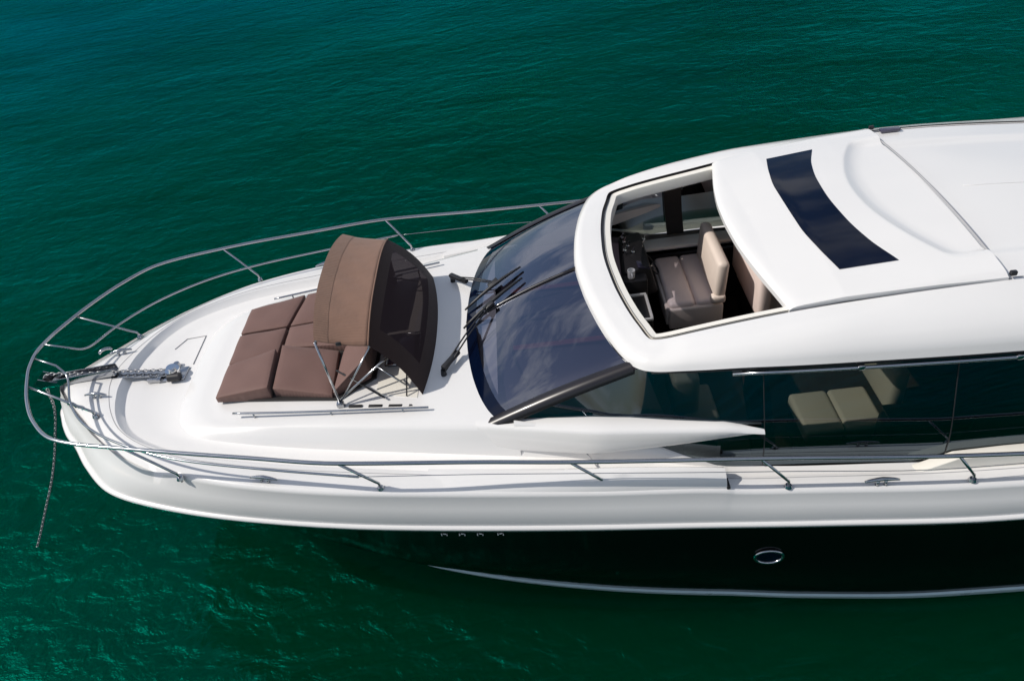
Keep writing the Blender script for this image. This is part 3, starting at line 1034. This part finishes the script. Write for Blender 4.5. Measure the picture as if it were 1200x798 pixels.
# cleats
def cleat(c, ang, L=.26, h=.055):
    c = Vector(c)
    d = Vector((math.cos(ang), math.sin(ang), 0))
    P = [c + d * (L / 2 * t) + Vector((0, 0, h + .012 * (1 - abs(t)) - .01 * abs(t) ** 4)) for t in np.linspace(-1, 1, 13)]
    rr = [.009 + .009 * (1 - abs(t) ** 1.5) for t in np.linspace(-1, 1, 13)]
    V, F = merge(tube_mesh(P, rr, 8), *[tube_mesh([c + d * (k * .035) + Vector((0, 0, -.01)), c + d * (k * .03) + Vector((0, 0, h))], .014, 8) for k in (-1, 1)])
    return link('mooring_cleat', mesh('mooring_cleat', V, F), yacht, True, [STEEL])
for s in (-1, 1):
    cleat((-2.62, s * 1.665, 2.285), s * R(14))
    cleat((2.47, s * 2.145, 1.99), s * R(2), .27)
    cleat((-4.66, s * .34, 2.335), s * R(8), .24)
    f = [(-4.88 + .055 * math.cos(a), s * (.42 + .03 * math.cos(a)), 2.345 + .035 * abs(math.sin(a))) for a in np.linspace(0, math.pi, 9)]
    fl = tube('fairlead', f, .017, STEEL, yacht, 8)
    f = [(-4.95 + .05 * math.cos(a), s * (.30 + .035 * math.cos(a)), 2.33 + .035 * abs(math.sin(a))) for a in np.linspace(0, math.pi, 9)]

# bow roller channel
br = bm_obj('bow_roller', [box_bm((-4.98, d * .052, 2.385), (.82, .010, .085), (0, R(-4), 0), bev=.004) for d in (-1, 1)] + [box_bm((-4.95, 0, 2.350), (.76, .096, .012), (0, R(-4), 0))], STEEL, yacht)
bm_obj('roller_wheel', cyl_bm((-5.30, -.045, 2.405), (-5.30, .045, 2.405), .04, 18), RUBBER, br)
bm_obj('roller_nose', [prism_bm([(-5.37, d * .060, 2.45), (-5.46, d * .060, 2.38), (-5.38, d * .060, 2.33), (-5.2, d * .060, 2.38)], .008, (0, d, 0)) for d in (-1, 1)], STEEL, br)
bm_obj('chain_plate', prism_bm([(-4.62, -.07, 2.352), (-4.62, .03, 2.352), (-3.98, .03, 2.285), (-3.98, -.07, 2.285)], .006, (0, 0, 1)), STEEL, yacht)
# windlass
wl_c = Vector((-4.02, -.02, 2.258))
wdl = bm_obj('windlass', [box_bm(wl_c + Vector((.02, 0, .012)), (.30, .20, .02), bev=.008), cyl_bm(wl_c + Vector((.05, -.02, .02)), wl_c + Vector((.05, -.02, .085)), .07, 24, .06)], STEEL, yacht)
bm_obj('windlass_drum', [cyl_bm(wl_c + Vector((.05, -.02, .085)), wl_c + Vector((.05, -.02, .10)), .075, 24), cyl_bm(wl_c + Vector((.05, -.02, .10)), wl_c + Vector((.05, -.02, .135)), .035, 18, .05)], CHROME, wdl)
bm_obj('windlass_motor', cyl_bm(wl_c + Vector((.02, -.10, .055)), wl_c + Vector((.14, -.10, .055)), .045, 18), RUBBER, wdl)
bm_obj('deck_foot_switch', [cyl_bm(wl_c + Vector((.02, .14, .0)), wl_c + Vector((.02, .14, .05)), .04, 18, .03)], STEEL, yacht)
bm_obj('chain_stopper', [box_bm(wl_c + Vector((-.16, -.085, .03)), (.12, .03, .05), bev=.008), box_bm(wl_c + Vector((-.10, -.06, .035)), (.05, .10, .03), bev=.006)], STEEL, yacht)

# anchor chain, link by link, from windlass over the roller down into the water
def chain():
    path = [(-3.98, -.01, 2.335), (-4.2, -.005, 2.345), (-4.5, 0, 2.375), (-4.9, 0, 2.405), (-5.26, 0, 2.452), (-5.325, -.01, 2.43), (-5.355, -.02, 2.36),
            (-5.42, -.04, 2.05), (-5.62, -.07, 1.62), (-5.92, -.12, 1.08), (-6.25, -.18, .58), (-6.6, -.24, .06), (-6.9, -.3, -.35)]
    P = spline(path, 30)
    seg = np.linalg.norm(np.diff(P, axis=0), axis=1)
    t = np.concatenate([[0], np.cumsum(seg)])
    step = .040
    n = int(t[-1] / step)
    parts = []
    for k in range(n):
        a = np.array([np.interp((k + .5) * step, t, P[:, i]) for i in range(3)])
        b = np.array([np.interp((k + .6) * step, t, P[:, i]) for i in range(3)])
        d = Vector(b - a).normalized()
        side = Vector((0, 1, 0))
        side = (side - d * side.dot(d)).normalized()
        nn = d.cross(side)
        if k % 2:
            side = nn
        side = (Matrix.Rotation(R(28), 3, d) @ side)
        pts = []
        for q in range(12):
            an = 2 * math.pi * q / 12
            cx, cy = math.cos(an), math.sin(an)
            pts.append(Vector(a) + d * (cx * .017 + math.copysign(.010, cx) * (abs(cx) > .1)) + side * cy * .013)
        parts.append(tube_mesh(pts, 0.0055, 5, closed=True))
    V, F = merge(*parts)
    o = link('anchor_chain', mesh('anchor_chain', V, F), None, True, [CHAIN])
    tag(o, 'galvanised anchor chain running over the bow roller down into the water', 'chain')
chain()

# porthole on the near side, and the far one
def hull_y(x, z):
    ya = np.interp(x, Mm[:, 0], Mm[:, 1])
    yr = np.interp(x, RL[:, 0], RL[:, 1])
    zr = np.interp(x, RL[:, 0], RL[:, 2])
    t = (z - 1.0) / (zr - 1.0)
    return ya + (yr - ya) * t - .02 * (1 - abs(2 * t - 1))
for s in (-1, 1):
    c = Vector((1.66, s * (hull_y(1.66, 1.12) + .012), 1.12))
    P = [Vector((1.66 + .122 * math.cos(a), s * (hull_y(1.66 + .122 * math.cos(a), 1.12 + .088 * math.sin(a)) + .010), 1.12 + .088 * math.sin(a))) for a in np.linspace(0, 2 * math.pi, 32, endpoint=False)]
    ph = tube('porthole', P, .014, STEEL, yacht, 8, closed=True)
    V = [tuple(c)] + [tuple(c + (p - c) * .97) for p in P]
    F = [(0, i + 1, (i + 1) % 32 + 1) for i in range(32)]
    link('porthole_glass', mesh('porthole_glass', V, F), ph, False, [ROOFGLASS])
    # small row of four white marks on the bow side
    for k, xm in enumerate((-1.16, -1.00, -.84, -.66)):
        z = 1.655
        y = s * (hull_y(xm, z) + .006)
        bl = [box_bm((xm - .022, y, z), (.008, .006, .028)), box_bm((xm + .004, y - s * .0015, z + .004), (.028, .006, .008), (0, R(18 if k < 3 else -10), 0)),
              box_bm((xm + .024, y, z - .012), (.007, .006, .019))]
        bm_obj('hull_mark', bl, WHITEP, yacht)
for i, (xm, ym, zm) in enumerate(((1.03, -1.74, 2.482), (1.06, -1.74, 2.480), (1.09, -1.742, 2.478))):
    bm_obj('wing_mark', box_bm((xm, ym, zm), (.018, .014, .004)), SEAM, yacht)

# ------------------------------------------------------------------ wipers
def wiper(pivot, mid, b0, b1):
    pivot, mid, b0, b1 = map(Vector, (pivot, mid, b0, b1))
    w = bm_obj('wiper', [cyl_bm(pivot + Vector((0, 0, -.04)), pivot + Vector((0, 0, .05)), .032, 16, .024), box_bm(pivot.lerp(mid, .16) + Vector((0, 0, .05)), (.26, .055, .04), (0, 0, math.atan2(mid.y - pivot.y, mid.x - pivot.x)), bev=.012)], RUBBER, yacht)
    side = Vector((-(mid - pivot).y, (mid - pivot).x, 0)).normalized() * .022
    for d in (-1, 1):
        tube('wiper_arm', [pivot + side * d + Vector((0, 0, .05)), pivot.lerp(mid, .5) + side * d * .8 + Vector((0, 0, .06)), mid + side * d * .6 + Vector((0, 0, .04))], .008, RUBBER, w, 6)
    bm_obj('wiper_hub', box_bm(mid + Vector((0, 0, .03)), (.12, .06, .04), (0, R(-25), .4), bev=.01), RUBBER, w)
    tube('wiper_blade', [b0.lerp(b1, t) + Vector((0, 0, .012 + .03 * math.sin(math.pi * t))) for t in np.linspace(0, 1, 8)], [.010, .015, .018, .02, .02, .018, .015, .010], RUBBER, w, 6)
def onws(x, y, lift=.025):
    # height of the windscreen surface at plan position
    xb = np.interp(abs(y), Bc[:, 1], Bc[:, 0])
    xu = np.interp(abs(y), Uc[:, 1], Uc[:, 0])
    t = max(-.1, (x - xb) / (xu - xb))
    zb = np.interp(abs(y), Bc[:, 1], Bc[:, 2])
    zu = np.interp(abs(y), Uc[:, 1], Uc[:, 2])
    return (x, y, zb + (zu - zb) * t + .035 * math.sin(math.pi * min(1, max(0, t))) + lift)
wiper((-1.02, .80, 2.44), onws(-.55, .36), onws(-.87, .20), onws(-.25, .42))
wiper((-1.06, -.72, 2.44), onws(-.60, .0), onws(-.88, -.10), onws(-.24, .20))

# ------------------------------------------------------------------ sunpad cushions
def xyz(q):
    return [Vector(p) for p in q]
def sun_cushion(quad, tilt, label, thick=.065, lift=(0, 0, 0, 0)):
    """quad: four plan corners; lift raises single corners so the pad wedges or tilts."""
    bm = bmesh.new()
    z0 = 2.39
    n = 10
    q = [Vector((x, y, 0)) for x, y in quad]
    cen = sum(q, Vector()) / 4
    q = [p + (cen - p).normalized() * .008 for p in q]
    grid = []
    for j in range(n + 1):
        for i in range(n + 1):
            u, v = i / n, j / n
            p = q[0] * (1 - u) * (1 - v) + q[1] * u * (1 - v) + q[2] * u * v + q[3] * (1 - u) * v
            h = lift[0] * (1 - u) * (1 - v) + lift[1] * u * (1 - v) + lift[2] * u * v + lift[3] * (1 - u) * v
            e = min(u, 1 - u, v, 1 - v)
            puff = .012 * (1 - math.exp(-e / .08)) + .004 * math.sin(9 * u + 3 * v + 5 * quad[0][0]) * math.sin(7 * v)
            grid.append(bm.verts.new((p.x, p.y, z0 + .030 * (p.x + 3.29) + thick + h + puff)))
    for j in range(n):
        for i in range(n):
            bm.faces.new((grid[j * (n + 1) + i], grid[j * (n + 1) + i + 1], grid[(j + 1) * (n + 1) + i + 1], grid[(j + 1) * (n + 1) + i]))
    be = [e for e in bm.edges if len(e.link_faces) == 1]
    r = bmesh.ops.extrude_edge_only(bm, edges=be)
    low = [v for v in r['geom'] if isinstance(v, bmesh.types.BMVert)]
    for v in low:
        v.co.z = z0 if not tilt else v.co.z - thick
    be = [e for e in bm.edges if len(e.link_faces) == 1]
    bmesh.ops.contextual_create(bm, geom=be)
    bmesh.ops.recalc_face_normals(bm, faces=bm.faces)
    rim = [e for e in bm.edges if len(e.link_faces) == 2 and e.calc_face_angle(0) > R(50)]
    bmesh.ops.bevel(bm, geom=rim, offset=.009, segments=2, affect='EDGES', profile=.5)
    o = bm_obj('sun_cushion', bm, CUSH, None, True, 60)
    tag(o, label, 'cushion', 'brown cushions of the foredeck sunpad')
    return o
FX = -3.29
bm_obj('sunpad_gap_shade', prism_bm([(FX + .03, -.66, 2.375), (-2.05, -.88, 2.415), (-1.72, -.64, 2.425), (-1.70, .94, 2.425), (-2.05, .93, 2.415), (FX + .03, .70, 2.375)], .022, (0, 0, 1)), DARKIN, yacht)  # dark sheet added under the cushions, painting the black shade in their gaps
sun_cushion([(FX, .29), (-2.77, .31), (-2.68, .86), (FX + .01, .73)], False, 'brown sunpad cushion at the far front corner of the pad')
sun_cushion([(-2.75, .31), (-2.10, .33), (-2.0, .96), (-2.66, .86)], False, 'brown sunpad cushion on the far side, partly under the canopy')
sun_cushion([(FX, -.20), (-2.78, -.16), (-2.77, .29), (FX, .27)], False, 'flat brown sunpad cushion in the middle of the front row')
sun_cushion([(FX, -.69), (-2.72, -.74), (-2.78, -.12), (FX, -.20)], False, 'wedge shaped brown cushion raised at its rear edge, nearest front corner', lift=(0, .085, .06, 0))
sun_cushion([(-2.75, -.05), (-2.00, -.19), (-1.98, .31), (-2.75, .29)], False, 'brown sunpad cushion in the middle, just under the canopy edge', lift=(0, .03, .03, 0))
sun_cushion([(-2.70, -.72), (-2.10, -.86), (-2.13, -.20), (-2.74, -.06)], False, 'dark brown cushion tilted aft on the near side under the canopy frame', lift=(.045, -.015, -.015, .05))
sun_cushion([(-2.10, -.85), (-1.76, -.66), (-1.72, .0), (-2.08, -.18)], False, 'brown backrest cushion raised beneath the canopy, behind the tilted pad', lift=(.0, .20, .20, .0))
sun_cushion([(-2.09, .0), (-1.72, .02), (-1.66, .98), (-1.98, .96)], False, 'brown backrest cushion in the shade under the canopy, far side', lift=(.0, .20, .20, .0))
# dark pocket in the deck under the shade, and a small deck hatch with steel frame
wellb = bm_obj('sunpad_well', prism_bm([(-1.70, -.86, 2.424), (-1.30, -.98, 2.424), (-1.24, .95, 2.424), (-1.62, .95, 2.424)], .012, (0, 0, 1)), CREAM, yacht)
dh = bm_obj('deck_hatch', box_bm((-1.47, -.30, 2.455), (.30, .44, .03), bev=.01), SCREEN, yacht)
tube('hatch_frame', [(-1.63, -.53, 2.475), (-1.31, -.53, 2.475), (-1.31, -.07, 2.475), (-1.63, -.07, 2.475)], .012, STEEL, dh, 6, closed=True)
for k in range(4):
    x = -1.88 + k * .19
    bm_obj('scupper_slot', box_bm((x, -.985 - .028 * k, 2.418), (.13, .03, .02), (0, 0, R(-8)), bev=.004), RUBBER, yacht)

# ------------------------------------------------------------------ folding sunshade
shade = thing('sunshade', 'brown canvas sunshade with mesh back folded up over the sunpad', 'sunshade', (-1.7, 0, 2.44))
def hoop(x, y0, z0, crown, n=31, zc=None):
    P = []
    for v in np.linspace(-1, 1, n):
        P.append(np.array([x, v * y0, z0 + crown * (1 - abs(v) ** 2.8)]))
    return np.array(P)
h1 = hoop(-2.07, .88, 3.13, .11)
h2 = hoop(-1.62, .88, 3.00, .12)
h1[:, 0] -= .05 * (1 - np.linspace(-1, 1, 31) ** 2)
h3 = []
for v in np.linspace(-1, 1, 31):
    h3.append((-1.15 - .10 * abs(v) ** 2.2, v * .95, 2.425))
h3 = np.array(h3)
# canvas top, gently sagging between the hoops
rows = []
for t in np.linspace(0, 1, 13):
    Arow = h1 * (1 - t) + h2 * t
    Arow[:, 2] += -.018 * math.sin(math.pi * t) + .022
    for i in range(31):
        Arow[i, 2] += (.004 * math.sin(i * .9 + t * 7) + .003 * math.sin(i * 2.3 - t * 9)) * math.sin(math.pi * t)
    rows.append(Arow)
hem0 = rows[0].copy(); hem0[:, 2] -= .05; hem0[:, 0] += .01
V, F = bridge([hem0] + rows)
top = link('canopy_top', fixnorm(mesh('canopy_top', V, F)), shade, True, [CANVAS])
sol = top.modifiers.new('s', 'SOLIDIFY'); sol.thickness = .006
# the doubled front band
rows2 = []
for t in np.linspace(-.005, .25, 9):
    Arow = h1 * (1 - t) + h2 * t
    Arow[:, 2] += -.018 * math.sin(math.pi * max(0, t)) + .0245
    for i in range(31):
        Arow[i, 2] += (.004 * math.sin(i * .9 + t * 7) + .003 * math.sin(i * 2.3 - t * 9)) * math.sin(math.pi * max(0, t))
    rows2.append(Arow)
V, F = bridge(rows2)
CANV2 = fabric('brown_canvas_band', (0.215, 0.127, 0.090), 12, var=.14, bump=.4, band=.84)
link('canopy_band', fixnorm(mesh('canopy_band', V, F)), shade, True, [CANV2])
# mesh back with dark borders
def brow(t, bulge=.05):
    A = h2 * (1 - t) + h3 * t
    A[:, 2] += bulge * math.sin(math.pi * t) + .02 * (1 - t)
    A[:, 0] += .03 * math.sin(math.pi * t)
    return A
G = [brow(t) for t in np.linspace(0, 1, 21)]
G = np.array(G)
def patch(name, rsel, csel, m, par, off=0.0):
    sub_ = [[tuple(G[r][c] + np.array([off, 0, off])) for c in csel] for r in rsel]
    V, F = bridge(sub_)
    o = link(name, fixnorm(mesh(name, V, F)), par, True, [m])
    return o
patch('mesh_window', range(3, 17), range(4, 27), MESH, shade)
patch('top_border', range(0, 4), range(0, 31), HEMF, shade)
patch('bottom_border', range(16, 21), range(0, 31), HEMF, shade)
patch('side_border', range(3, 17), range(0, 5), HEMF, shade)
patch('side_border', range(3, 17), range(26, 31), HEMF, shade)
tube('piping', h2 + np.array([0, 0, .03]), .007, CANVAS, shade, 6)
tube('front_hoop', h1 + np.array([.01, 0, .005]), .011, STEEL, shade, 8)
tube('rear_hoop', h2 + np.array([0, 0, .004]), .011, STEEL, shade, 8)
for s in (-1, 1):
    foot = (-2.02, s * .955, 2.45)
    tube('front_leg', [(-2.07, s * .88, 3.13), foot], .0115, STEEL, shade, 8)
    tube('rear_leg', [(-1.62, s * .88, 3.0), foot], .0085, STEEL, shade, 8)
    tube('stay', [(-2.02, s * .93, 2.47), (-1.62, s * .70, 2.66), (-1.52, s * .66, 2.70)], .010, STEEL, shade, 8)
    tube('stay', [(-1.66, s * .72, 2.645), (-1.40, s * .84, 2.47)], .009, STEEL, shade, 8)
    tube('brace', [(-2.06, s * .66, 2.60), (-1.60, s * .96, 2.46)], .009, RUBBER, shade, 8)
    tube('strap', [(-1.37, s * .82, 2.62), (-1.40, s * .95, 2.44)], .007, RUBBER, shade, 6)
    bm_obj('foot_bracket', box_bm((-2.02, s * .955, 2.435), (.07, .05, .05), bev=.01), STEEL, shade)
bm_obj('canopy_toggle', box_bm((-1.87, -.885, 3.085), (.05, .02, .04), bev=.008), RUBBER, shade)
